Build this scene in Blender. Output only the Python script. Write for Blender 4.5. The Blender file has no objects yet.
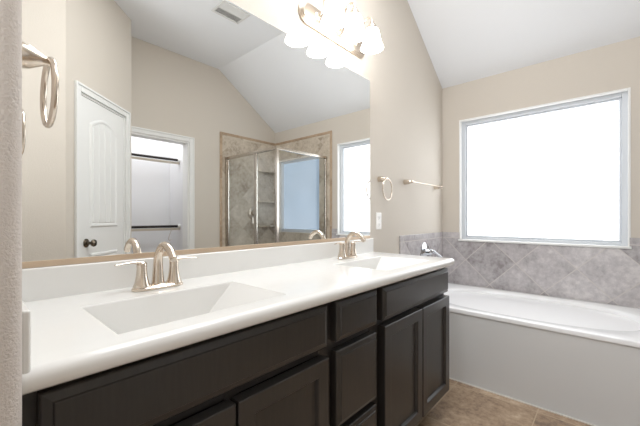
import bpy, bmesh, math, random
from mathutils import Vector, Matrix
PI = math.pi
random.seed(4)
S = bpy.context.scene
C = S.collection

# ------------------------------------------------------------------ camera, world, large lights, exposure
D, H = 1.212, 1.110
cam_data = bpy.data.cameras.new('camera')
cam = bpy.data.objects.new('camera', cam_data); C.objects.link(cam)
cam.location = (0, -D, H)
cam.rotation_euler = (PI/2, 0, -math.radians(48.09))
cam_data.sensor_fit = 'HORIZONTAL'; cam_data.sensor_width = 36
cam_data.lens = 324.1/640*36
cam_data.shift_y = 4.2/640
cam_data.clip_start = 0.01
S.camera = cam

w = bpy.data.worlds.new('world'); S.world = w; w.use_nodes = True
w.node_tree.nodes['Background'].inputs[0].default_value = (0.96, 0.97, 1.0, 1)
w.node_tree.nodes['Background'].inputs[1].default_value = 0.7

def area(name, loc, rot, sx, sy, power, col):
    l = bpy.data.lights.new(name, 'AREA'); l.shape = 'RECTANGLE'; l.size = sx; l.size_y = sy
    l.energy = power; l.color = col
    o = bpy.data.objects.new(name, l); C.objects.link(o); o.location = loc; o.rotation_euler = rot
    return o
# added fill lights without fixtures; the first imitates bedroom daylight through the passage
bd = area('passage_fill', (-1.15, -.92, 1.70), (0, -PI/2-.65, -.12), 2.0, 0.60, 9, (0.95, 0.975, 1.0))
bd.data.spread = math.radians(105)
area('closet_fill', (1.45, -2.93, 2.56), (0, 0, 0), 0.85, 0.5, 6, (1.0, 0.99, 0.98))  # fill light added to brighten the closet, no fixture there
area('overhead_fill', (1.12, -.60, 2.97), (0, 0, 0), 0.9, 0.5, 17, (.95, .975, 1.0))  # unseen overhead fill added to brighten the room, not a real fixture

S.view_settings.view_transform = 'Standard'
S.view_settings.look = 'None'
S.view_settings.exposure = 0.68
S.view_settings.gamma = 1.0
S.view_settings.use_curve_mapping = False

# ------------------------------------------------------------------ materials
def lin(c):
    return tuple((v/255/12.92) if v/255 <= .04045 else ((v/255+.055)/1.055)**2.4 for v in c) + (1,)

class NT:
    def __init__(s, name):
        s.m = bpy.data.materials.new(name); s.m.use_nodes = True
        s.t = s.m.node_tree; s.t.nodes.clear()
        s.out = s.n('ShaderNodeOutputMaterial')
    def n(s, kind, **kw):
        nd = s.t.nodes.new(kind)
        for k, v in kw.items():
            if k in nd.inputs.keys(): nd.inputs[k].default_value = v
            else: setattr(nd, k, v)
        return nd
    def l(s, a, b): s.t.links.new(a, b)
    def math(s, op, a, b=None):
        nd = s.n('ShaderNodeMath', operation=op)
        for i, v in enumerate((a, b)):
            if v is None: continue
            if isinstance(v, (int, float)): nd.inputs[i].default_value = v
            else: s.l(v, nd.inputs[i])
        return nd.outputs[0]
    def mix(s, fac, a, b):
        nd = s.n('ShaderNodeMix', data_type='RGBA')
        if isinstance(fac, (int, float)): nd.inputs[0].default_value = fac
        else: s.l(fac, nd.inputs[0])
        for i, v in ((6, a), (7, b)):
            if isinstance(v, tuple): nd.inputs[i].default_value = v
            else: s.l(v, nd.inputs[i])
        return nd.outputs[2]
    def bsdf(s, **kw):
        b = s.n('ShaderNodeBsdfPrincipled')
        for k, v in kw.items(): b.inputs[k.replace('_', ' ')].default_value = v
        s.l(b.outputs[0], s.out.inputs[0]); return b
    def pos(s): return s.n('ShaderNodeNewGeometry').outputs['Position']
    def noise(s, vec, scale, detail=3, rough=.5):
        nd = s.n('ShaderNodeTexNoise', Scale=scale, Detail=detail, Roughness=rough)
        s.l(vec, nd.inputs['Vector']); return nd.outputs[0]
    def bump(s, h, b, strength, dist):
        nd = s.n('ShaderNodeBump', Strength=strength, Distance=dist)
        s.l(h, nd.inputs['Height']); s.l(nd.outputs[0], b.inputs['Normal'])

def plain(name, rgb, rough=.5, metal=0., **kw):
    t = NT(name); b = t.bsdf(Base_Color=lin(rgb), Roughness=rough, Metallic=metal, **kw)
    # slight uneven gloss so that no surface is perfectly uniform
    nz = t.noise(t.pos(), 35, 2)
    t.l(t.math('ADD', t.math('MULTIPLY', nz, .08), max(rough-.04, .0)), b.inputs['Roughness'])
    return t.m

def paint(name, rgb, scale, strength, dist):
    t = NT(name); b = t.bsdf(Base_Color=lin(rgb), Roughness=.75)
    p = t.pos()
    n1 = t.noise(p, scale, 3, .55)
    t.bump(n1, b, strength, dist)
    return t.m

M = {}
M['wall'] = paint('wall_paint', (207, 199, 188), 160, .25, .004)
M['wall_near'] = paint('wall_paint_texture', (206, 198, 191), 280, .45, .006)
M['ceiling'] = paint('ceiling_paint', (232, 234, 237), 120, .2, .004)
M['white_trim'] = plain('white_trim_paint', (232, 232, 230), .35)
M['closet_wall'] = paint('closet_paint', (226, 226, 228), 160, .2, .003)
M['marble'] = plain('white_cultured_marble', (230, 229, 226), .18)
M['tub'] = plain('white_acrylic', (242, 242, 243), .15)
M['apron'] = plain('tub_apron_white', (222, 223, 223), .3)
M['nickel'] = plain('brushed_nickel', (216, 204, 190), .24, 1.)
M['nickel_satin'] = plain('satin_nickel', (200, 188, 174), .34, 1.)
M['chrome'] = plain('chrome', (205, 208, 213), .08, 1.)
M['frame_metal'] = plain('shower_frame_metal', (196, 188, 178), .22, 1.)
M['plastic'] = plain('white_plastic', (236, 234, 230), .3)
M['dark_slot'] = plain('dark_slot', (40, 38, 36), .6)
M['bronze'] = plain('dark_rod_metal', (46, 42, 40), .35, .6)
M['cleat'] = plain('beige_wood_paint', (196, 186, 170), .6)
M['vinyl'] = plain('white_vinyl', (206, 210, 215), .35)
M['vent'] = plain('vent_enamel', (214, 214, 212), .45)
M['vent_dark'] = plain('vent_duct', (170, 170, 170), .7)
M['channel'] = plain('tan_channel', (206, 184, 160), .35, .5)
M['knob'] = plain('aged_nickel', (112, 102, 90), .25, 1.)
M['caulk'] = plain('white_caulk', (226, 222, 214), .5)

t = NT('mirror_silver'); b = t.bsdf(Base_Color=(.93, .94, .93, 1), Roughness=0., Metallic=1.); M['mirror'] = t.m

def cab():
    t = NT('espresso_cabinet'); p = t.pos()
    mp = t.n('ShaderNodeMapping'); mp.inputs['Scale'].default_value = (40, 40, 3); t.l(p, mp.inputs['Vector'])
    g = t.noise(mp.outputs[0], 3, 4, .6)
    col = t.mix(g, lin((42, 39, 37)), lin((56, 53, 50)))
    b = t.bsdf(Roughness=.30); t.l(col, b.inputs['Base Color'])
    t.bump(g, b, .08, .001)
    return t.m
M['cabinet'] = cab()
M['cabinet_inside'] = plain('cabinet_shadow_gap', (30, 26, 23), .6)

def tile(name, axes, origin, size, diag, cols, grout, border=None, rough=.45, gw=.006, spread=.55):
    """stone tile from world position. axes: indices of the two in-plane axes, border: height above which the tiles run straight"""
    t = NT(name); p = t.pos(); sp = t.n('ShaderNodeSeparateXYZ'); t.l(p, sp.inputs[0])
    a = t.math('SUBTRACT', sp.outputs[axes[0]], origin[0]); c = t.math('SUBTRACT', sp.outputs[axes[1]], origin[1])
    def grid(u, v, s):
        us = t.math('DIVIDE', u, s); vs = t.math('DIVIDE', v, s)
        fu = t.math('FRACT', us); fv = t.math('FRACT', vs)
        e = lambda q: t.math('MINIMUM', q, t.math('SUBTRACT', 1., q))
        edge = t.math('LESS_THAN', t.math('MINIMUM', e(fu), e(fv)), gw/2/s)
        idc = t.n('ShaderNodeCombineXYZ'); t.l(t.math('FLOOR', us), idc.inputs[0]); t.l(t.math('FLOOR', vs), idc.inputs[1])
        return edge, idc.outputs[0]
    if diag:
        r = math.sqrt(.5)
        u = t.math('MULTIPLY', t.math('ADD', a, c), r); v = t.math('MULTIPLY', t.math('SUBTRACT', a, c), r)
    else: u, v = a, c
    edge, idv = grid(u, v, size)
    if border is not None:
        # straight course along the border
        e2, id2 = grid(a, t.math('SUBTRACT', sp.outputs[2], border), .30)
        sel = t.math('GREATER_THAN', sp.outputs[2], border)
        line = t.math('LESS_THAN', t.math('ABSOLUTE', t.math('SUBTRACT', sp.outputs[2], border)), gw/2)
        mixe = t.n('ShaderNodeMix', data_type='FLOAT'); t.l(sel, mixe.inputs[0]); t.l(edge, mixe.inputs[2]); t.l(e2, mixe.inputs[3])
        edge = t.math('MAXIMUM', mixe.outputs[0], line)
        mv = t.n('ShaderNodeMix', data_type='VECTOR'); t.l(sel, mv.inputs[0]); t.l(idv, mv.inputs[4]); t.l(id2, mv.inputs[5]); idv = mv.outputs[1]
    wn = t.n('ShaderNodeTexWhiteNoise', noise_dimensions='3D'); t.l(idv, wn.inputs['Vector'])
    # stone mottling, shifted per tile
    off = t.n('ShaderNodeVectorMath', operation='MULTIPLY_ADD'); t.l(wn.outputs['Color'], off.inputs[0]); off.inputs[1].default_value = (7, 7, 7); t.l(p, off.inputs[2])
    n1 = t.noise(off.outputs[0], 6, 6, .62); n2 = t.noise(off.outputs[0], 26, 5, .7)
    mm = t.math('ADD', t.math('MULTIPLY', n1, .5), t.math('MULTIPLY', n2, .5))
    f = t.math('ADD', t.math('MULTIPLY', t.math('SUBTRACT', mm, .5), 2.6), t.math('ADD', .5, t.math('MULTIPLY', t.math('SUBTRACT', wn.outputs['Value'], .5), spread)))
    rp = t.n('ShaderNodeValToRGB'); t.l(f, rp.inputs[0])
    el = rp.color_ramp.elements
    el[0].position, el[0].color = .05, lin(cols[0]); el[1].position, el[1].color = .95, lin(cols[-1])
    for i, cc in enumerate(cols[1:-1]):
        e = el.new(.05+.9*(i+1)/(len(cols)-1)); e.color = lin(cc)
    col = t.mix(edge, rp.outputs[0], lin(grout))
    b = t.bsdf(Roughness=rough); t.l(col, b.inputs['Base Color'])
    hgt = t.math('SUBTRACT', t.math('MULTIPLY', n2, .25), edge)
    t.bump(hgt, b, .35, .004)
    return t.m
GREY = [(146, 140, 140), (176, 171, 172), (194, 189, 190), (214, 209, 208)]
STONE = [(158, 143, 126), (190, 177, 160), (208, 196, 180), (224, 213, 198)]
M['tile_tub_window'] = tile('tub_tile_window_side', (1, 2), (-.22, .72), .283, True, GREY, (204, 198, 194), .918, .15, spread=.4)
M['tile_tub_vanity'] = tile('tub_tile_vanity_side', (0, 2), (2.92, .72), .283, True, GREY, (204, 198, 194), .918, .15, spread=.4)
M['tile_shower_back'] = tile('shower_tile_back', (0, 2), (2.55, 1.82), .305, True, STONE, (196, 184, 166), 2.14)
M['tile_shower_window'] = tile('shower_tile_window_side', (1, 2), (-1.75, 1.82), .305, True, STONE, (196, 184, 166), 2.14)
M['tile_border'] = tile('tile_border_trim', (1, 2), (0.03, .1), .30, False, [(150, 126, 102), (178, 154, 128), (192, 170, 146)], (186, 172, 154))
M['floor'] = tile('floor_tile', (0, 1), (2.20, -.90), .457, False, [(132, 112, 96), (164, 140, 116), (188, 164, 138), (210, 188, 162)], (190, 168, 142), None, .22, .006, .4)

def glass(name, tint, refl=1.0):
    t = NT(name)
    tr = t.n('ShaderNodeBsdfTransparent'); tr.inputs[0].default_value = tint
    gl = t.n('ShaderNodeBsdfGlossy'); gl.inputs['Roughness'].default_value = 0.0
    fr = t.n('ShaderNodeLayerWeight', Blend=.5)
    mx = t.n('ShaderNodeMixShader'); t.l(t.math('ADD', .03, t.math('MULTIPLY', t.math('POWER', fr.outputs[1], 5.), refl*.8)), mx.inputs[0]); t.l(tr.outputs[0], mx.inputs[1]); t.l(gl.outputs[0], mx.inputs[2])
    t.l(mx.outputs[0], t.out.inputs[0]); return t.m
M['shower_glass'] = glass('shower_glass', (.95, .965, .97, 1))

def frosted(name, top, low, strength):
    """daylit obscure glass"""
    t = NT(name); p = t.pos()
    n1 = t.noise(p, 90, 4, .6); n2 = t.noise(p, 3.0, 3, .5)
    f = t.math('ADD', t.math('MULTIPLY', n1, .35), t.math('MULTIPLY', n2, .65))
    rp = t.n('ShaderNodeValToRGB'); t.l(f, rp.inputs[0])
    rp.color_ramp.elements[0].position = .36; rp.color_ramp.elements[0].color = low + (1,)
    rp.color_ramp.elements[1].position = .58; rp.color_ramp.elements[1].color = top + (1,)
    e = t.n('ShaderNodeEmission', Strength=strength); t.l(rp.outputs[0], e.inputs[0])
    g = t.n('ShaderNodeBsdfGlossy'); g.inputs['Roughness'].default_value = .25
    mx = t.n('ShaderNodeMixShader'); mx.inputs[0].default_value = .04
    t.l(e.outputs[0], mx.inputs[1]); t.l(g.outputs[0], mx.inputs[2]); t.l(mx.outputs[0], t.out.inputs[0]); return t.m
M['pane_main'] = frosted('frosted_glass_daylight', (.97, .985, 1), (.84, .90, .96), 2.5)
M['pane_shower'] = frosted('frosted_glass_blue_daylight', (.40, .50, .63), (.31, .40, .50), .62)

def lamp(name, col, strength):
    t = NT(name); e = t.n('ShaderNodeEmission', Strength=strength); e.inputs[0].default_value = col
    t.l(e.outputs[0], t.out.inputs[0]); return t.m
M['shade'] = lamp('lit_frosted_shade', (1, .965, .92, 1), 8.5)
M['bulb'] = lamp('lit_bulb', (1, .96, .90, 1), 12.)

# ------------------------------------------------------------------ mesh helpers
def root_loc(o):
    while o.parent: o = o.parent
    return o.location

def obj(name, bm, mat, parent=None, smooth=False, bevel=0, seg=2, angle=35):
    """world-space bmesh -> ONE mesh object; under a parent it is moved into the thing's own frame"""
    me = bpy.data.meshes.new(name)
    if parent is not None: bmesh.ops.translate(bm, verts=bm.verts, vec=-root_loc(parent))
    bmesh.ops.recalc_face_normals(bm, faces=bm.faces)
    if smooth:
        for f in bm.faces: f.smooth = True
    bm.to_mesh(me); bm.free()
    o = bpy.data.objects.new(name, me); C.objects.link(o)
    me.materials.append(M[mat] if isinstance(mat, str) else mat)
    if smooth: me.set_sharp_from_angle(angle=math.radians(angle))
    if bevel:
        md = o.modifiers.new('bevel', 'BEVEL'); md.width = bevel; md.segments = seg; md.limit_method = 'ANGLE'; md.angle_limit = math.radians(50)
        md.harden_normals = False
    if parent is not None: o.parent = parent
    return o

def thing(name, label, cat, loc=(0, 0, 0), group=None):
    o = bpy.data.objects.new(name, None); C.objects.link(o); o.location = loc; o.empty_display_size = .05
    tag(o, label, cat, group); return o
def tag(o, label, cat, group=None):
    o['label'] = label; o['category'] = cat
    if group: o['group'] = group
    return o
def struct(o, label=None):
    o['kind'] = 'structure'
    if label: o['label'] = label
    return o
def sroot(name, loc, label=None):
    o = bpy.data.objects.new(name, None); C.objects.link(o); o.location = loc; o.empty_display_size = .05
    return struct(o, label)

def B(): return bmesh.new()
def box(bm, x0, x1, y0, y1, z0, z1, mtx=None):
    vs = [bm.verts.new((x, y, z)) for x in (x0, x1) for y in (y0, y1) for z in (z0, z1)]
    for q in ((0, 1, 3, 2), (4, 6, 7, 5), (0, 4, 5, 1), (2, 3, 7, 6), (0, 2, 6, 4), (1, 5, 7, 3)):
        bm.faces.new([vs[i] for i in q])
    if mtx is not None: bmesh.ops.transform(bm, matrix=mtx, verts=vs)
    return vs
def loft(bm, rings, cap0=True, cap1=True, closed=True):
    R = [[bm.verts.new(p) for p in r] for r in rings]
    n = len(R[0])
    for a, b_ in zip(R, R[1:]):
        for i in range(n if closed else n-1):
            j = (i+1) % n
            bm.faces.new((a[i], a[j], b_[j], b_[i]))
    if cap0: bm.faces.new(list(reversed(R[0])))
    if cap1: bm.faces.new(R[-1])
    return R
def tube(bm, pts, rad, n=16, squash=None, caps=True):
    pts = [Vector(p) for p in pts]
    rad = [rad]*len(pts) if isinstance(rad, (int, float)) else rad
    tans = []
    for i in range(len(pts)):
        a = pts[max(i-1, 0)]; b_ = pts[min(i+1, len(pts)-1)]
        tans.append((b_-a).normalized())
    up = Vector((0, 0, 1)) if abs(tans[0].z) < .9 else Vector((1, 0, 0))
    nrm = (up - tans[0]*up.dot(tans[0])).normalized()
    rings = []
    for i, p in enumerate(pts):
        nrm = (nrm - tans[i]*nrm.dot(tans[i])).normalized()
        bi = tans[i].cross(nrm)
        sq = squash[i] if squash else 1
        rings.append([p + nrm*math.cos(k*2*PI/n)*rad[i]*sq + bi*math.sin(k*2*PI/n)*rad[i] for k in range(n)])
    loft(bm, rings, caps, caps)
def lathe(bm, prof, o, axis=(0, 0, 1), n=32, caps=True):
    q = Vector((0, 0, 1)).rotation_difference(Vector(axis).normalized()).to_matrix()
    o = Vector(o)
    rings = [[o + q @ Vector((max(r, 1e-5)*math.cos(k*2*PI/n), max(r, 1e-5)*math.sin(k*2*PI/n), h)) for k in range(n)] for r, h in prof]
    loft(bm, rings, caps, caps)
def torus(bm, c, axis, R, r, n=48, m=12, squash=1):
    q = Vector((0, 0, 1)).rotation_difference(Vector(axis).normalized()).to_matrix(); c = Vector(c)
    V = [[bm.verts.new(c + q @ Vector(((R+r*math.cos(b_))*math.cos(a), (R+r*math.cos(b_))*math.sin(a), r*squash*math.sin(b_))))
          for b_ in [k*2*PI/m for k in range(m)]] for a in [k*2*PI/n for k in range(n)]]
    for i in range(n):
        for j in range(m):
            bm.faces.new((V[i][j], V[(i+1) % n][j], V[(i+1) % n][(j+1) % m], V[i][(j+1) % m]))
def catmull(P, k=8):
    P = [Vector(p) for p in P]; Q = [P[0]*2-P[1]] + P + [P[-1]*2-P[-2]]; out = []
    for i in range(1, len(Q)-2):
        for s in range(k):
            t_ = s/k; a, b_, c, d = Q[i-1:i+3]
            out.append(.5*((2*b_)+(c-a)*t_+(2*a-5*b_+4*c-d)*t_*t_+(3*b_-a-3*c+d)*t_**3))
    out.append(P[-1]); return out
def interp(vals, n):
    m = len(vals)-1; r = []
    for i in range(n):
        t_ = i/(n-1)*m; k = min(int(t_), m-1); r.append(vals[k]+(vals[k+1]-vals[k])*(t_-k))
    return r
def prism(bm, poly, z0, z1):
    loft(bm, [[(x, y, z0) for x, y in poly], [(x, y, z1) for x, y in poly]])

# ------------------------------------------------------------------ room shell
XW, YB, ZF, ZL, XC = 3.122, -2.488, 2.981, 2.351, 2.195
W1 = (-.163, -1.309, .900, 2.008)     # tub window opening
W2 = (-1.608, -2.395, .900, 1.912)    # shower window opening

bm = B(); box(bm, -1.3, 3.30, -3.42, .12, -.10, 0.0); struct(obj('floor', bm, 'floor'))
bm = B()  # flat ceiling that falls to the window wall, one slab
pr = [(-1.3, ZF), (XC, ZF), (3.30, ZL-(3.30-XW)*(ZF-ZL)/(XW-XC)), (3.30, 3.12), (-1.3, 3.12)]
loft(bm, [[(x, -2.61, z) for x, z in pr], [(x, .12, z) for x, z in pr]]); struct(obj('ceiling', bm, 'ceiling'))

bm = B(); box(bm, -1.3, 3.30, 0, .12, 0, 3.0); struct(obj('wall_vanity', bm, 'wall'))
# window wall around its two openings
bm = B()
x0, x1 = XW, XW+.15
for y0, y1, z0, z1 in ((-2.62, 0, 0, .90), (W1[0], 0, .90, 2.008), (W2[0], W1[1], .90, 2.008), (-2.62, W2[1], .90, 2.008), (-2.62, 0, 2.008, 2.6), (W2[1], W2[0], 1.912, 2.008)):
    box(bm, x0, x1, y0, y1, z0, z1)
struct(obj('wall_window', bm, 'wall'))
# back wall with the closet opening
OX0, OX1, OZ = 1.165, 1.806, 1.992
bm = B()
for a, b_, z0, z1 in ((1.101, OX0, 0, OZ), (OX1, 3.13, 0, OZ), (1.101, 3.13, OZ, 3.0)): box(bm, a, b_, YB-.12, YB, z0, z1)
box(bm, .98, 1.101, -2.608, -2.30, 0, 3.0)
struct(obj('wall_back', bm, 'wall'))
# diagonal wall, with door opening; local s along (1,-1)/sqrt2, n towards the room
Q = Vector((.488, -1.584, 0)); E_ = Vector((1, -1, 0)).normalized(); N_ = Vector((1, 1, 0)).normalized()
MD = Matrix(((E_.x, N_.x, 0, Q.x), (E_.y, N_.y, 0, Q.y), (0, 0, 1, 0), (0, 0, 0, 1)))
DS0, DS1, DZ, DLEN = .140, .748, 2.028, .867
bm = B()
ol = [(0, 0), (DS0, 0), (DS0, DZ), (DS1, DZ), (DS1, 0), (DLEN, 0), (DLEN, 3.0), (0, 3.0)]
loft(bm, [[MD @ Vector((a, n_, z)) for a, z in ol] for n_ in (-.11, 0)])
struct(obj('wall_diagonal', bm, 'wall', bevel=.012, seg=3))
bm = B(); box(bm, -1.3, .488, -1.70, -1.584, 0, 3.0); struct(obj('wall_hall', bm, 'wall'))
# wall end beside the vanity with a rounded bullnose
bm = B(); r = .022; xl, xr, ye = -.062, .061, -.600
poly = [(xl, 0.0)] + [(xl+r-r*math.cos(a), ye+r-r*math.sin(a)) for a in [k*PI/12 for k in range(7)]] + [(xr-r+r*math.sin(a), ye+r-r*math.cos(a)) for a in [k*PI/12 for k in range(7)]] + [(xr, 0.0)]
prism(bm, poly, 0, 3.0); struct(obj('wall_left', bm, 'wall_near', smooth=True))
# closet behind the opening
bm = B(); box(bm, .90, 2.05, -3.42, -3.30, 0, 2.6); box(bm, 1.93, 2.05, -3.30, -2.608, 0, 2.6); box(bm, .90, 1.0, -3.30, -2.608, 0, 2.6)
box(bm, 1.0, 1.93, -2.612, -2.608, OZ, 2.6); box(bm, 1.0, OX0, -2.612, -2.608, 0, OZ); box(bm, OX1, 1.93, -2.612, -2.608, 0, OZ)
struct(obj('wall_closet', bm, 'closet_wall'))
bm = B(); box(bm, .90, 2.05, -3.42, -2.62, 2.6, 2.7); o = struct(obj('ceiling_closet', bm, 'ceiling'))

# baseboards
def base(name, x0, x1, y0, y1, m=None):
    bm = B(); box(bm, x0, x1, y0, y1, 0, .10, m); struct(obj(name, bm, 'white_trim', bevel=.004))
base('baseboard_hall', -1.3, .483, -1.584, -1.570)
base('baseboard_back', 1.872, 2.20, YB, YB+.014)

# tile fields on the walls
def slab(name, mat, x0, x1, y0, y1, z0, z1, bev=.002):
    bm = B(); box(bm, x0, x1, y0, y1, z0, z1); return struct(obj(name, bm, mat, bevel=bev))
TT = .968
bm = B()
for y0, y1, z1 in ((W1[0], 0, TT), (W1[1], W1[0], .893), (-1.395, W1[1], TT)): box(bm, XW-.010, XW, y0, y1, .47, z1)
struct(obj('trim_1', bm, 'tile_tub_window'), 'stone tile under the tub window')
slab('trim_2', 'tile_tub_vanity', 2.262, XW-.010, -.010, 0, .47, TT).__setitem__('label', 'stone tile on the wall at the end of the tub')
TS = 2.196
bm = B()
for x0, x1, z0, z1 in ((2.24, 3.112, 0, TS-.035),): box(bm, x0, x1, YB, YB+.010, z0, z1)
struct(obj('trim_3', bm, 'tile_shower_back'), 'diamond laid stone tile on the back wall of the shower')
bm = B()
for y0, y1, z0, z1 in ((W2[0], -1.43, 0, TS-.035), (W2[1], W2[0], 0, .893), (W2[1], W2[0], 1.912, TS-.035), (YB, W2[1], 0, TS-.035)): box(bm, XW-.010, XW, y0, y1, z0, z1)
struct(obj('trim_4', bm, 'tile_shower_window'), 'stone tile around the shower window')
bm = B()
box(bm, 2.204, 2.24, YB, YB+.014, 0, TS); box(bm, 2.24, 3.112, YB, YB+.014, TS-.035, TS)
box(bm, XW-.014, XW, YB, -1.43, TS-.035, TS); box(bm, XW-.014, XW, -1.43, -1.395, .47, TS)
struct(obj('trim_5', bm, 'tile_border', bevel=.006), 'bullnose tile border around the shower')

# ------------------------------------------------------------------ windows
def window(name, W, pane, label, fw=.040, rev=True):
    y1, y0, z0, z1 = W      # y1 > y0
    r = sroot(name, (XW, (y0+y1)/2, z0), label)
    bm = B(); fx0, fx1 = XW+.035, XW+.10
    box(bm, fx0, fx1, y0, y0+fw, z0, z1); box(bm, fx0, fx1, y1-fw, y1, z0, z1)
    box(bm, fx0, fx1, y0+fw, y1-fw, z0, z0+.028); box(bm, fx0, fx1, y0+fw, y1-fw, z1-fw, z1)
    obj('window_frame', bm, 'vinyl', r, bevel=.003)
    bm = B(); g = .014; a0, a1 = XW+.050, XW+.085
    box(bm, a0, a1, y0+fw, y0+fw+g, z0+.028, z1-fw); box(bm, a0, a1, y1-fw-g, y1-fw, z0+.028, z1-fw)
    box(bm, a0, a1, y0+fw+g, y1-fw-g, z0+.028, z0+.028+g); box(bm, a0, a1, y0+fw+g, y1-fw-g, z1-fw-g, z1-fw)
    obj('glazing_bead', bm, 'vinyl', r, bevel=.003)
    bm = B(); box(bm, XW+.066, XW+.072, y0+fw, y1-fw, z0+.028, z1-fw); obj('window_pane', bm, pane, r)
    # white painted reveal around the opening
    if not rev: return r
    bm = B(); d = .008
    box(bm, XW-.004, XW+.035, y1-d, y1+.006, z0, z1+.006); box(bm, XW-.004, XW+.035, y0-.006, y0+d, z0, z1+.006)
    box(bm, XW-.004, XW+.035, y0+d, y1-d, z1-d, z1+.006)
    obj('window_reveal', bm, 'white_trim', r, bevel=.002)
    bm = B(); box(bm, XW-.022, XW+.040, y0-.010, y1+.010, z0-.010, z0+.006); obj('window_sill', bm, 'white_trim', r, bevel=.003)
window('window_1', W1, 'pane_main', 'large frosted window above the bathtub')
window('window_2', W2, 'pane_shower', 'bluish frosted window inside the shower', .012, False)

# ------------------------------------------------------------------ panelled door in the diagonal wall
d = sroot('door_1', (Q.x, Q.y, 0), 'white arched-panel door in the diagonal wall, seen in the mirror')
bm = B(); cw = .058
def casing(bm, s0, s1, zt, m, n0=0.0):
    for a, b_ in ((s0-cw, s0), (s1, s1+cw)): 
        box(bm, a, b_, n0, n0+.014, 0, zt+cw, m)
    box(bm, s0, s1, n0, n0+.014, zt, zt+cw, m)
    for a, b_ in ((s0-cw, s0-cw+.018), (s1+cw-.018, s1+cw)):
        box(bm, a, b_, n0+.014, n0+.021, 0, zt+cw, m)
    box(bm, s0-cw+.018, s1+cw-.018, n0+.014, n0+.021, zt+cw-.018, zt+cw, m)
casing(bm, DS0, DS1, DZ, MD)
obj('door_casing', bm, 'white_trim', d, bevel=.004)
bm = B()
box(bm, DS0, DS0+.016, -.11, 0, 0, DZ, MD); box(bm, DS1-.016, DS1, -.11, 0, 0, DZ, MD); box(bm, DS0, DS1, -.11, 0, DZ-.016, DZ, MD)
obj('door_jamb', bm, 'white_trim', d)
s0, s1 = DS0+.018, DS1-.018
bm = B(); box(bm, s0, s1, -.040, -.005, .012, DZ-.018, MD)
def arch(a, b_, z0, z1, rise, n=16):
    pts = [(a, z0), (b_, z0)]
    for k in range(n+1):
        u = k/n; pts.append((b_+(a-b_)*u, z1-rise+rise*math.sin(PI*u)))
    return pts
def inset(pts, q):
    cx = sum(p[0] for p in pts)/len(pts); cz = (min(p[1] for p in pts)+max(p[1] for p in pts))/2
    hw = (max(p[0] for p in pts)-min(p[0] for p in pts))/2; hh = (max(p[1] for p in pts)-min(p[1] for p in pts))/2
    return [(cx+(x-cx)*(hw-q)/hw, cz+(z-cz)*(hh-q)/hh) for x, z in pts]
def panel(bm, pts):
    rings = []
    for q, h in ((0, -.006), (.0, -.0045), (.010, .003), (.020, .003), (.032, -.003)):
        rings.append([MD @ Vector((x, h, z)) for x, z in inset(pts, q)])
    loft(bm, rings, False, True)
for z0, z1, rise in ((1.03, 1.90, .07), (.20, .83, .0)):
    a, b_ = s0+.100, s1-.100
    panel(bm, arch(a, b_, z0, z1, rise) if rise else [(a, z0), (b_, z0), (b_, z1), (a, z1)])
    n = 4; ww = (b_-a-.07)/n
    for k in range(n):    # planks of the panel
        xa = a+.035+k*ww+.004; xb = a+.035+(k+1)*ww-.004
        zc = lambda x: (z1-.038-rise+rise*math.sin(PI*(x-a)/(b_-a))) if rise else z1-.038
        rg = [[(xa, z0+.04), (xb, z0+.04), (xb, zc(xb)), (xa, zc(xa))]]
        rg = [[MD @ Vector((x, -.004, z)) for x, z in rg[0]], [MD @ Vector((x+(.004 if x == xa else -.004), .0015, z)) for x, z in rg[0]]]
        loft(bm, rg)
obj('door_slab', bm, 'white_trim', d)
bm = B(); kc = MD @ Vector((s0+.062, -.005, .915))
lathe(bm, [(0, 0), (.033, 0), (.033, .004), (.026, .010), (.013, .016), (.011, .034), (.017, .040), (.026, .048), (.028, .058), (.024, .066), (.012, .071), (0, .072)], kc, N_, 32)
obj('door_knob', bm, 'knob', d, smooth=True)['label'] = 'round aged nickel knob'
for z in (1.80, 1.02, .22):
    bm = B(); box(bm, s1-.004, s1+.014, -.006, .0, z-.045, z+.045, MD)
    tube(bm, [MD @ Vector((s1+.004, .002, z-.045)), MD @ Vector((s1+.004, .002, z+.045))], .006, 10)
    obj('hinge', bm, 'white_trim', d, smooth=True)

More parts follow.
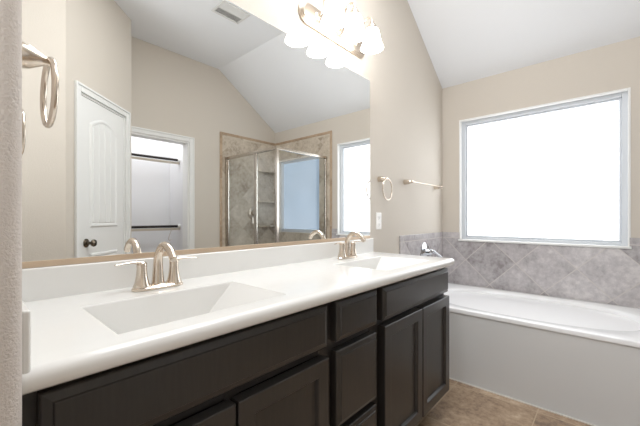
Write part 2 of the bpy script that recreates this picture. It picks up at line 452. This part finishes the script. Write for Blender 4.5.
# closet opening trim and rods
bm = B()
MB = Matrix(((1, 0, 0, 0), (0, 1, 0, YB), (0, 0, 1, 0), (0, 0, 0, 1)))
casing(bm, OX0, OX1, OZ, MB)
struct(obj('trim_6', bm, 'white_trim', bevel=.004), 'white casing of the closet opening')
bm = B(); box(bm, OX0, OX0+.018, YB-.125, YB, 0, OZ); box(bm, OX1-.018, OX1, YB-.125, YB, 0, OZ); box(bm, OX0+.018, OX1-.018, YB-.125, YB, OZ-.018, OZ)
struct(obj('trim_7', bm, 'white_trim'), 'white jamb of the closet opening')
for z, lab in ((1.852, 'dark closet rod on the upper beige rail, seen through the closet opening'), (.992, 'dark closet rod on the lower rail, with a wire hook at its end')):
    r = thing('closet_rod', lab, 'closet rod', (1.465, -3.0, z), 'rods in the closet')
    bm = B(); tube(bm, [(1.008, -3.0, z), (1.922, -3.0, z)], .016, 16); obj('rod', bm, 'bronze', r, smooth=True)
    for x, ax in ((1.0, 1), (1.93, -1)):
        bm = B(); lathe(bm, [(0, 0), (.030, 0), (.030, .005), (.020, .012), (.020, .03), (0, .03)], (x, -3.0, z), (ax, 0, 0), 20)
        obj('end_bracket', bm, 'white_trim', r, smooth=True)
    bm = B(); box(bm, 1.0, 1.93, -3.022, -3.002, z-.050, z-.022)
    obj('rail', bm, 'cleat', r, bevel=.002)
    bm = B(); tube(bm, catmull([(1.83, -3.0, z+.018), (1.826, -2.992, z-.03), (1.80, -2.995, z-.10), (1.785, -2.995, z-.16), (1.80, -2.995, z-.18), (1.82, -2.995, z-.165)], 6), .0035, 8)
    if z < 1.5: obj('wire_hook', bm, 'nickel_satin', r, smooth=True)
    else: bm.free()
# ------------------------------------------------------------------ vanity cabinet
v = thing('vanity_cabinet', 'long espresso brown double vanity cabinet under the white countertop', 'cabinet', (.96, -.26, 0))
CX0, CX1, CF = .063, 1.856, -.499
bm = B()
box(bm, CX0, CX0+.016, CF+.018, -.002, .10, .838)      # sides, partitions, bottom and back
box(bm, CX1-.016, CX1, CF+.018, -.002, .10, .838)
for x in (.820, 1.124): box(bm, x-.008, x+.008, CF+.018, -.010, .116, .700)
box(bm, CX0+.016, CX1-.016, CF+.018, -.010, .10, .116)
box(bm, CX0+.016, CX1-.016, -.010, -.002, .10, .838)
box(bm, CX0, CX1, CF+.075, -.002, 0.0, .10)         # toe kick
obj('cabinet_body', bm, 'cabinet', v)
bm = B()                                             # face frame
for a, b_ in ((CX0, .098), (.440, .468), (.785, .858), (1.086, 1.160), (1.488, 1.514), (1.832, CX1)):
    box(bm, a, b_, CF, CF+.018, .10, .838)
xs = ((.098, .440), (.468, .785), (.858, 1.086), (1.160, 1.488), (1.514, 1.832))
for a, b_ in xs:
    for z0, z1 in ((.10, .146), (.658, .690), (.822, .838)): box(bm, a, b_, CF+.002, CF+.018, z0, z1)
box(bm, .858, 1.086, CF+.002, CF+.018, .378, .396)
obj('face_frame', bm, 'cabinet', v)
FY = -.535
def rring(x0, x1, z0, z1, q, y): return [(x0+q, y, z0+q), (x1-q, y, z0+q), (x1-q, y, z1-q), (x0+q, y, z1-q)]
def front(name, x0, x1, z0, z1, prof, par=v):
    bm = B(); loft(bm, [rring(x0, x1, z0, z1, q, y) for q, y in prof])
    return obj(name, bm, 'cabinet', par, bevel=.0012, seg=2)
DOOR = ((0, CF-.0005), (0, FY+.002), (.002, FY), (.048, FY), (.051, FY+.004), (.054, FY+.013))
DRAW = ((0, CF-.0005), (0, FY+.011), (.003, FY+.008), (.017, FY+.004), (.019, FY), (.024, FY))
front('door', .086, .450, .138, .656, DOOR); front('door', .458, .799, .138, .656, DOOR)
front('door', 1.148, 1.497, .138, .668, DOOR); front('door', 1.505, 1.846, .138, .668, DOOR)
front('false_front', .086, .799, .690, .824, DRAW); front('false_front', 1.142, 1.846, .690, .824, DRAW)
for z0, z1 in ((.690, .824), (.400, .658), (.138, .376)): front('drawer', .846, 1.098, z0, z1, DRAW)

# ------------------------------------------------------------------ countertop with two integral ramp basins
ZC, YF, CE = .877, -.556, 1.880
T = thing('countertop', 'white cultured marble vanity top with two molded rectangular basins', 'countertop', (.97, -.28, ZC))
SINK = (.211, .664, -.484, -.184)   # x0 x1 y0 y1
SH = 1.030
bm = B()
th = .038
# outline with a rounded front right corner
x0s = [.0625, SINK[0], SINK[1], SINK[0]+SH, SINK[1]+SH, CE]
ys = [YF+.02, SINK[2], SINK[3], -.001]
grid = {}
for i, x in enumerate(x0s):
    for j, y in enumerate(ys):
        xx = x
        if i == 5: xx = CE-.012
        grid[i, j] = bm.verts.new((xx, y, ZC))
for i in range(5):
    for j in range(3):
        if j == 1 and i in (1, 3): continue
        bm.faces.new((grid[i, j], grid[i+1, j], grid[i+1, j+1], grid[i, j+1]))
# front + right rounded edge as a sweep of the edge profile
prof = [(0, 0), (.006, -.0006), (.0125, -.0035), (.0175, -.009), (.0195, -.016), (.0195, -.026), (.017, -.033), (.012, -.0372), (0, -th)]
def edge_pts(o, dz):
    pts = [(x, YF+.02-o, ZC+dz) for x in x0s[:5]]
    cxr, cyr = CE-.012-.012, YF+.02
    rr = o
    ring = pts
    k = 8
    for a in range(k+1):
        an = -PI/2+PI/2*a/k
        ring.append((CE-.012+o*.62*math.cos(an), YF+.02+o*math.sin(an), ZC+dz))
    for j in (1, 2, 3): ring.append((CE-.012+o*.62, ys[j], ZC+dz))
    return ring
rings = [edge_pts(o_, dz) for o_, dz in prof]
R = [[bm.verts.new(p) for p in r_] for r_ in rings]
for a, b_ in zip(R, R[1:]):
    for i in range(len(a)-1): bm.faces.new((a[i], b_[i], b_[i+1], a[i+1]))
bmesh.ops.remove_doubles(bm, verts=bm.verts, dist=.00005)
# underside lip behind the front edge
box(bm, .0625, CE-.012, YF+.02, YF+.05, ZC-th, ZC-th+.004)
obj('slab', bm, 'marble', T, smooth=True, angle=50)
for sh in (0, SH):
    a, b_, c, e = SINK[0]+sh, SINK[1]+sh, SINK[2], SINK[3]
    bm = B()
    rim = [(a, c), (b_, c), (b_, e), (a, e)]
    def rr(x0, x1, y0, y1, z): return [(x0, y0, z), (x1, y0, z), (x1, y1, z), (x0, y1, z)]
    rings = [rr(a, b_, c, e, ZC), rr(a+.003, b_-.004, c+.003, e-.003, ZC-.004), rr(a+.110, b_-.132, c+.014, e-.020, ZC-.118), rr(a+.122, b_-.144, c+.028, e-.034, ZC-.127)]
    loft(bm, rings, False, True)
    bk = obj('sink_basin', bm, 'marble', T)
    bm = B(); dx, dy = (a+.105+b_-.128)/2, (c+e)/2
    lathe(bm, [(0, 0), (.022, 0), (.022, .003), (.015, .004), (.014, .010), (.006, .012), (0, .012)], (dx, dy, ZC-.127), (0, 0, 1), 24)
    obj('drain', bm, 'nickel', bk, smooth=True)
bm = B(); box(bm, .0625, 1.872, -.020, -.001, ZC-.010, .968); obj('backsplash', bm, 'marble', T, bevel=.005, seg=3)
bm = B(); box(bm, .0618, .0742, YF+.006, -.0205, ZC-.010, .968); obj('side_splash', bm, 'marble', T, bevel=.004, seg=3)

# ------------------------------------------------------------------ faucets
def faucet(cx, cy, label):
    r = thing('bathroom_faucet', label, 'faucet', (cx, cy, ZC+.001), 'two-handle arc faucets on the vanity')
    z = ZC+.001
    bm = B(); n = 40; rings = []
    for q, h in ((0, 0), (0, .006), (.004, .011), (.012, .015), (.020, .016)):
        hw, hd = .080-q, .027-q
        ring = []
        for k in range(n):
            a = k*2*PI/n; ca, sa = math.cos(a), math.sin(a)
            ring.append((cx+math.copysign(abs(ca)**.6, ca)*hw, cy+math.copysign(abs(sa)**.8, sa)*hd, z+h))
        rings.append(ring)
    loft(bm, rings); obj('base_plate', bm, 'nickel', r, smooth=True)
    # arched spout
    P = catmull([(cx, cy+.004, z+.010), (cx, cy+.004, z+.055), (cx, cy, z+.100), (cx, cy-.022, z+.132), (cx, cy-.055, z+.142), (cx, cy-.090, z+.127), (cx, cy-.112, z+.103)], 8)
    bm = B(); tube(bm, P, interp([.020, .016, .0135, .0125, .0125, .0130, .0135], len(P)), 20, interp([1., 1., 1., .95, .9, .85, .8], len(P)))
    sp = obj('spout', bm, 'nickel', r, smooth=True, angle=60)
    tip = P[-1]; dr = (P[-1]-P[-2]).normalized()
    bm = B(); tube(bm, [tip-dr*.002, tip+dr*.004], .009, 16); obj('aerator', bm, 'nickel_satin', sp, smooth=True)
    bm = B(); tube(bm, [(cx, cy+.024, z+.01), (cx, cy+.024, z+.075)], .0028, 10)
    lathe(bm, [(0, 0), (.006, .001), (.0065, .006), (.004, .011), (0, .012)], (cx, cy+.024, z+.073), (0, 0, 1), 14)
    obj('lift_rod', bm, 'nickel', r, smooth=True)
    for sgn in (-1, 1):
        hx = cx+sgn*.051
        bm = B(); lathe(bm, [(0, .010), (.0245, .010), (.0245, .014), (.021, .022), (.0165, .045), (.0145, .068), (.0150, .078), (.0145, .085), (.010, .090), (0, .091)], (hx, cy, z), (0, 0, 1), 28)
        hd = obj('handle', bm, 'nickel', r, smooth=True, angle=60)
        L = catmull([(hx-sgn*.004, cy, z+.083), (hx+sgn*.020, cy-.002, z+.090), (hx+sgn*.048, cy-.006, z+.090), (hx+sgn*.078, cy-.012, z+.088)], 6)
        bm = B(); tube(bm, L, interp([.0105, .0095, .0085, .0075, .0055], len(L)), 14, interp([.9, .65, .5, .42, .4], len(L)))
        obj('lever', bm, 'nickel', hd, smooth=True, angle=60)
faucet(.4400, -.100, 'brushed nickel two-handle faucet at the near sink, larger in the photo')
faucet(.4400+SH+.006, -.098, 'brushed nickel two-handle faucet at the far sink, below the outlet')

# ------------------------------------------------------------------ mirror
mi = thing('wall_mirror', 'wide frameless wall mirror above the vanity backsplash', 'mirror', (.965, -.0005, .969))
bm = B(); box(bm, .085, 1.846, -.006, -.0005, .984, 2.028); obj('mirror_glass', bm, 'mirror', mi)
bm = B(); box(bm, .085, 1.846, -.0095, -.0005, .9685, .9835); box(bm, .085, 1.846, -.0095, -.0065, .9835, .9865); obj('bottom_channel', bm, 'channel', mi, bevel=.001)['label'] = 'tan metal channel along the bottom edge'

# ------------------------------------------------------------------ three-shade vanity light
LX = [1.300, 1.478, 1.656]
lt = thing('vanity_light', 'brushed nickel vanity light with three lit frosted bell shades above the mirror', 'wall light', (1.478, -.001, 2.197))
bm = B(); rings = []
hx_, hz_ = .299, .060
for q, y in ((0, -.001), (0, -.012), (.006, -.014), (.006, -.019), (.013, -.021), (.013, -.026), (.020, -.028), (.028, -.028)):
    ring = []; rr_ = hz_-q
    for k in range(24):
        a = PI/2+PI*k/23; ring.append((1.478-(hx_-hz_)+rr_*math.cos(a), y, 2.197+rr_*math.sin(a)))
    for k in range(24):
        a = -PI/2+PI*k/23; ring.append((1.478+(hx_-hz_)+rr_*math.cos(a), y, 2.197+rr_*math.sin(a)))
    rings.append(ring)
loft(bm, rings); obj('back_plate', bm, 'nickel_satin', lt, smooth=True, angle=30)
SY, ST = -.145, 2.245
for x in LX:
    bm = B()
    P = catmull([(x, -.024, 2.200), (x, -.050, 2.202), (x, -.066, 2.225), (x, -.072, 2.270), (x, -.090, 2.306), (x, -.118, 2.316), (x, -.140, 2.303), (x, SY, 2.273)], 6)
    tube(bm, P, .0055, 12)
    lathe(bm, [(0, 0), (.020, 0), (.020, .004), (.010, .010), (0, .010)], (x, -.027, 2.200), (0, -1, 0), 20)
    ar = obj('arm', bm, 'nickel_satin', lt, smooth=True, angle=50)
    bm = B(); lathe(bm, [(0, .040), (.010, .040), (.013, .034), (.013, .024), (.022, .018), (.026, .006), (.026, -.004), (0, -.004)], (x, SY, ST), (0, 0, 1), 24)
    obj('socket', bm, 'nickel_satin', ar, smooth=True)
    bm = B()
    pr_ = [(.024, -.002), (.033, -.008), (.041, -.022), (.046, -.045), (.051, -.070), (.057, -.094), (.065, -.114), (.069, -.122), (.066, -.122), (.054, -.094), (.048, -.070), (.043, -.045), (.038, -.024), (.028, -.010)]
    lathe(bm, pr_, (x, SY, ST), (0, 0, 1), 32, caps=False)
    sh_ = obj('shade', bm, 'shade', lt, smooth=True, angle=60)
    bm = B(); lathe(bm, [(0, -.092), (.012, -.090), (.023, -.081), (.027, -.066), (.023, -.050), (.014, -.036), (.012, -.010), (0, -.010)], (x, SY, ST), (0, 0, 1), 20)
    obj('bulb', bm, 'bulb', sh_, smooth=True)

# ------------------------------------------------------------------ towel rings and towel bar
def post(bm, p, d, L, r0=.024, r1=.010):
    lathe(bm, [(0, 0), (r0, 0), (r0, .006), (r0*.96, .012), (r0*.94, L*.34), (r0*.84, L*.52), (r1*1.35, L*.75), (r1, L*.84), (r1*1.02, L*.95), (r1*.7, L), (0, L)], p, d, 28)
t1 = thing('towel_ring', 'brushed nickel towel ring on the wall end at the left edge', 'towel ring', (.062, -.25, 1.468), 'brushed nickel towel rings')
bm = B(); post(bm, (.0615, -.262, 1.462), (1, 0, 0), .080, .030, .0110); pt = obj('post', bm, 'nickel', t1, smooth=True, angle=50)
bm = B(); torus(bm, (.1365, -.262, 1.392), (1, 0, 0), .0725, .0064); obj('ring', bm, 'nickel', t1, smooth=True, angle=180)
t2 = thing('towel_ring', 'brushed nickel towel ring beside the mirror above the outlet', 'towel ring', (1.966, -.001, 1.372), 'brushed nickel towel rings')
bm = B(); post(bm, (1.966, -.001, 1.376), (0, -1, 0), .068, .020, .008); obj('post', bm, 'nickel', t2, smooth=True, angle=50)
bm = B(); torus(bm, (1.978, -.064, 1.303), (.10, -1, 0), .074, .0045); obj('ring', bm, 'nickel', t2, smooth=True, angle=180)
t3 = thing('towel_bar', 'slim brushed nickel towel bar on the wall above the tub end', 'towel bar', (2.63, -.001, 1.386))
for x in (2.346, 2.930):
    bm = B(); post(bm, (x, -.001, 1.386), (0, -1, 0), .078, .021, .0095); obj('post', bm, 'nickel', t3, smooth=True, angle=50)
bm = B(); tube(bm, [(2.335, -.066, 1.386), (2.941, -.066, 1.386)], .0055, 14); obj('bar', bm, 'nickel_satin', t3, smooth=True)

# outlet
o1 = thing('wall_outlet', 'white duplex outlet plate on the wall beside the mirror', 'outlet', (1.962, -.0005, 1.083))
bm = B(); loft(bm, [rring(1.927, 1.997, 1.024, 1.142, q, y) for q, y in ((0, -.0005), (0, -.003), (.003, -.0055), (.006, -.006))]); obj('cover_plate', bm, 'plastic', o1)
for z in (1.058, 1.108):
    bm = B(); n = 20
    loft(bm, [[(1.962+math.copysign(abs(math.cos(a))**.6, math.cos(a))*(.017-q), y, z+math.copysign(abs(math.sin(a))**.7, math.sin(a))*(.015-q)) for a in [k*2*PI/n for k in range(n)]] for q, y in ((0, -.006), (0, -.0075), (.001, -.008))])
    rc = obj('receptacle', bm, 'plastic', o1)
    bm = B(); box(bm, 1.955, 1.957, -.0084, -.0079, z-.001, z+.007); box(bm, 1.967, 1.969, -.0084, -.0079, z-.001, z+.006); box(bm, 1.9605, 1.9635, -.0084, -.0079, z-.010, z-.006)
    obj('slots', bm, 'dark_slot', rc)

# ------------------------------------------------------------------ bathtub
tb = thing('bathtub', 'white drop-in bathtub with a flat apron under the frosted window', 'bathtub', (2.68, -.70, 0))
TX0, TX1, TY0, TY1, TZ = 2.252, 3.111, -1.405, -.011, .489
cx, cy, ax, ay = 2.690, -.750, .350, .615
bm = B(); n = 72
def sup(a, e): return math.copysign(abs(a)**(2/e), a)
def oval(sx, sy, z, e=2.6, dx=0, dy=0): return [(cx+dx+sup(math.cos(k*2*PI/n), e)*ax*sx, cy+dy+sup(math.sin(k*2*PI/n), e)*ay*sy, z) for k in range(n)]
def rect(q, z):
    out = []
    for k in range(n):
        a = k*2*PI/n; c_, s_ = math.cos(a), math.sin(a)
        # ray to the rectangle's edge
        hx, hy = ((TX1-q-cx) if c_ > 0 else (cx-TX0-q)), ((TY1-q-cy) if s_ > 0 else (cy-TY0-q))
        dxy = (sup(c_, 2.6)*ax, sup(s_, 2.6)*ay)
        tt = min(hx/abs(dxy[0]) if abs(dxy[0]) > 1e-6 else 1e9, hy/abs(dxy[1]) if abs(dxy[1]) > 1e-6 else 1e9)
        out.append((cx+dxy[0]*tt, cy+dxy[1]*tt, z))
    for qx, qy in ((TX0+q, TY0+q), (TX0+q, TY1-q), (TX1-q, TY0+q), (TX1-q, TY1-q)):
        k = min(range(n), key=lambda i: (out[i][0]-qx)**2+(out[i][1]-qy)**2); out[k] = (qx, qy, z)
    return out
rings = [rect(.004, TZ-.030), rect(0, TZ-.026), rect(0, TZ-.006), rect(.002, TZ-.002), rect(.006, TZ), rect(.030, TZ), oval(1.03, 1.03, TZ-.002), oval(1.0, 1.0, TZ-.008), oval(.975, .98, TZ-.025), oval(.94, .95, TZ-.08),
         oval(.88, .90, TZ-.20), oval(.80, .84, TZ-.31), oval(.70, .76, TZ-.37), oval(.5, .6, TZ-.388), oval(.2, .3, TZ-.392)]
loft(bm, rings, True, True); obj('tub_shell', bm, 'tub', tb, smooth=True, angle=40)
bm = B(); box(bm, TX0+.006, TX0+.022, TY0, TY1, 0, TZ-.031)
obj('apron', bm, 'apron', tb, bevel=.002)
bm = B(); box(bm, TX0-.002, TX0+.0055, TY0, TY1, 0, .006); obj('caulk_line', bm, 'caulk', tb)
bm = B(); lathe(bm, [(0, 0), (.028, 0), (.028, .004), (.012, .006), (0, .006)], (cx, cy+.35, TZ-.391), (0, 0, 1), 20); obj('tub_drain', bm, 'chrome', tb, smooth=True)

# tub filler on the tile
tf = thing('tub_faucet', 'chrome tub valve with a lever on the tile behind the countertop corner', 'faucet', (2.70, -.011, .80))
bm = B(); lathe(bm, [(0, 0), (.082, 0), (.082, .004), (.072, .010), (.040, .016), (.034, .024), (.032, .045), (.026, .058), (.018, .066), (0, .069)], (2.70, -.0105, .812), (0, -1, 0), 36); obj('escutcheon', bm, 'chrome', tf, smooth=True, angle=50)
bm = B(); P = catmull([(2.70, -.070, .826), (2.70, -.086, .818), (2.715, -.104, .800), (2.735, -.128, .778), (2.745, -.140, .766)], 6)
tube(bm, P, interp([.015, .014, .010, .010, .008], len(P)), 14); obj('lever', bm, 'chrome', tf, smooth=True, angle=60)
bm = B(); lathe(bm, [(0, 0), (.030, 0), (.030, .004), (0, .006)], (2.70, -.0105, .655), (0, -1, 0), 24)
P = catmull([(2.70, -.012, .655), (2.70, -.08, .655), (2.70, -.125, .648), (2.70, -.140, .626)], 6); tube(bm, P, interp([.022, .022, .022, .020], len(P)), 18)
obj('spout', bm, 'chrome', tf, smooth=True, angle=50)

# ------------------------------------------------------------------ shower
SX, SYF, SZT = 2.292, -1.482, 1.876
slab('trim_8', 'tile_border', SX-.05, SX+.05, YB+.012, SYF+.055, 0, .10).__setitem__('label', 'tiled curb of the shower')
slab('trim_9', 'tile_border', SX+.05, XW-.012, SYF-.055, SYF+.055, 0, .56).__setitem__('label', 'tiled knee wall between tub and shower')
e = thing('shower_enclosure', 'framed clear glass corner shower enclosure, seen in the mirror', 'shower', (SX, SYF, .10))
YD = -1.842    # door meets the fixed panel
def bar(name, x0, x1, y0, y1, z0, z1): 
    bm = B(); box(bm, x0, x1, y0, y1, z0, z1); return obj(name, bm, 'frame_metal', e, bevel=.003)
bar('wall_post', SX-.016, SX+.016, YB+.0145, YB+.046, .10, SZT-.032)
bar('mullion', SX-.010, SX+.010, YD-.012, YD+.012, .125, SZT-.032)
bar('corner_post', SX-.018, SX+.018, SYF-.018, SYF+.018, .561, SZT-.032)
bar('wall_post', XW-.042, XW-.0145, SYF-.014, SYF+.014, .561, SZT-.032)
bar('header', SX-.018, SX+.018, YB+.0145, SYF+.018, SZT-.032, SZT)
bar('header', SX+.018, XW-.0145, SYF-.018, SYF+.018, SZT-.032, SZT)
bar('sill_rail', SX-.012, SX+.012, YD, SYF-.02, .101, .125)
bar('sill_rail', SX+.018, XW-.042, SYF-.010, SYF+.010, .561, .585)
bm = B(); box(bm, SX-.003, SX+.003, YB+.060, YD-.016, .112, SZT-.036); dr = obj('glass_door', bm, 'shower_glass', e)
bm = B()
for y in (YB+.060, YD-.030): box(bm, SX-.009, SX+.009, y-.012, y+.012, .112, SZT-.036)
obj('door_rail', bm, 'frame_metal', dr, bevel=.003)
bm = B(); P = catmull([(SX+.003, YD-.050, 1.045), (SX+.034, YD-.050, 1.050), (SX+.038, YD-.050, 1.075), (SX+.034, YD-.050, 1.100), (SX+.003, YD-.050, 1.105)], 5)
tube(bm, P, .009, 12); box(bm, SX-.012, SX-.003, YD-.060, YD-.040, 1.04, 1.11); obj('pull_handle', bm, 'plastic', dr, smooth=True)
bm = B(); box(bm, SX-.003, SX+.003, YD+.012, SYF-.018, .125, SZT-.032); obj('glass_panel', bm, 'shower_glass', e)
bm = B(); box(bm, SX+.018, XW-.042, SYF-.003, SYF+.003, .585, SZT-.032); obj('glass_panel', bm, 'shower_glass', e)

sv = thing('shower_valve', 'round nickel shower valve on the back tile, seen through the glass in the mirror', 'shower valve', (2.712, YB+.0105, 1.168))
bm = B(); lathe(bm, [(0, 0), (.088, 0), (.088, .004), (.078, .011), (.042, .014), (.038, .022), (.034, .050), (0, .052)], (2.712, YB+.0105, 1.168), (0, 1, 0), 36); obj('escutcheon', bm, 'nickel_satin', sv, smooth=True, angle=40)
bm = B(); tube(bm, [(2.712, YB+.055, 1.168), (2.712, YB+.075, 1.158), (2.712, YB+.085, 1.10)], [.016, .013, .009], 14); obj('lever', bm, 'nickel_satin', sv, smooth=True)
for z, lab in ((1.760, 'topmost stone corner shelf in the shower, near the header'), (1.330, 'middle stone corner shelf in the shower'), (.985, 'lowest stone corner shelf in the shower')):
    bm = B(); pts = [(3.111, YB+.011), (2.80, YB+.011)] + [(2.80+.311*math.sin(a), YB+.011+.115*(1-math.cos(a))**.8) for a in [k*PI/2/10 for k in range(1, 11)]]
    pts = [(3.111, YB+.011)] + [(3.111-.33*math.cos(a), YB+.011+.082*math.sin(a)) for a in [k*PI/2/12 for k in range(13)]]
    prism(bm, pts, z-.014, z+.008)
    tag(obj('corner_shelf', bm, 'tile_shower_back', bevel=.003), lab, 'shelf', 'shower corner shelves')

# ------------------------------------------------------------------ ceiling vent
vt = thing('ceiling_vent', 'white rectangular air vent on the flat ceiling, seen at the top of the mirror', 'vent', (1.66, -1.38, ZF))
vx0, vx1, vy0, vy1 = 1.520, 1.800, -1.485, -1.275
bm = B(); zz = ZF-.010
for q in ((vx0, vx1, vy0, vy0+.02), (vx0, vx1, vy1-.02, vy1), (vx0, vx0+.02, vy0+.02, vy1-.02), (vx1-.02, vx1, vy0+.02, vy1-.02), (vx0+.02, vx1-.02, -1.388, -1.372)): box(bm, *q, zz, ZF-.001)
obj('vent_frame', bm, 'vent', vt, bevel=.003)
bm = B(); box(bm, vx0+.018, vx1-.018, vy0+.018, vy1-.018, ZF-.0015, ZF-.0005); obj('duct_opening', bm, 'vent_dark', vt)
bm = B()
for g0, g1, tl in ((vy0+.02, -1.388, -1), (-1.372, vy1-.02, 1)):
    k = 7
    for i in range(k):
        y = g0+(i+.5)*(g1-g0)/k
        m = Matrix.Translation((0, y, ZF-.006)) @ Matrix.Rotation(tl*.45, 4, 'X')
        box(bm, vx0+.02, vx1-.02, -.0052, .0052, -.0006, .0006, m)
obj('louvers', bm, 'vent', vt)
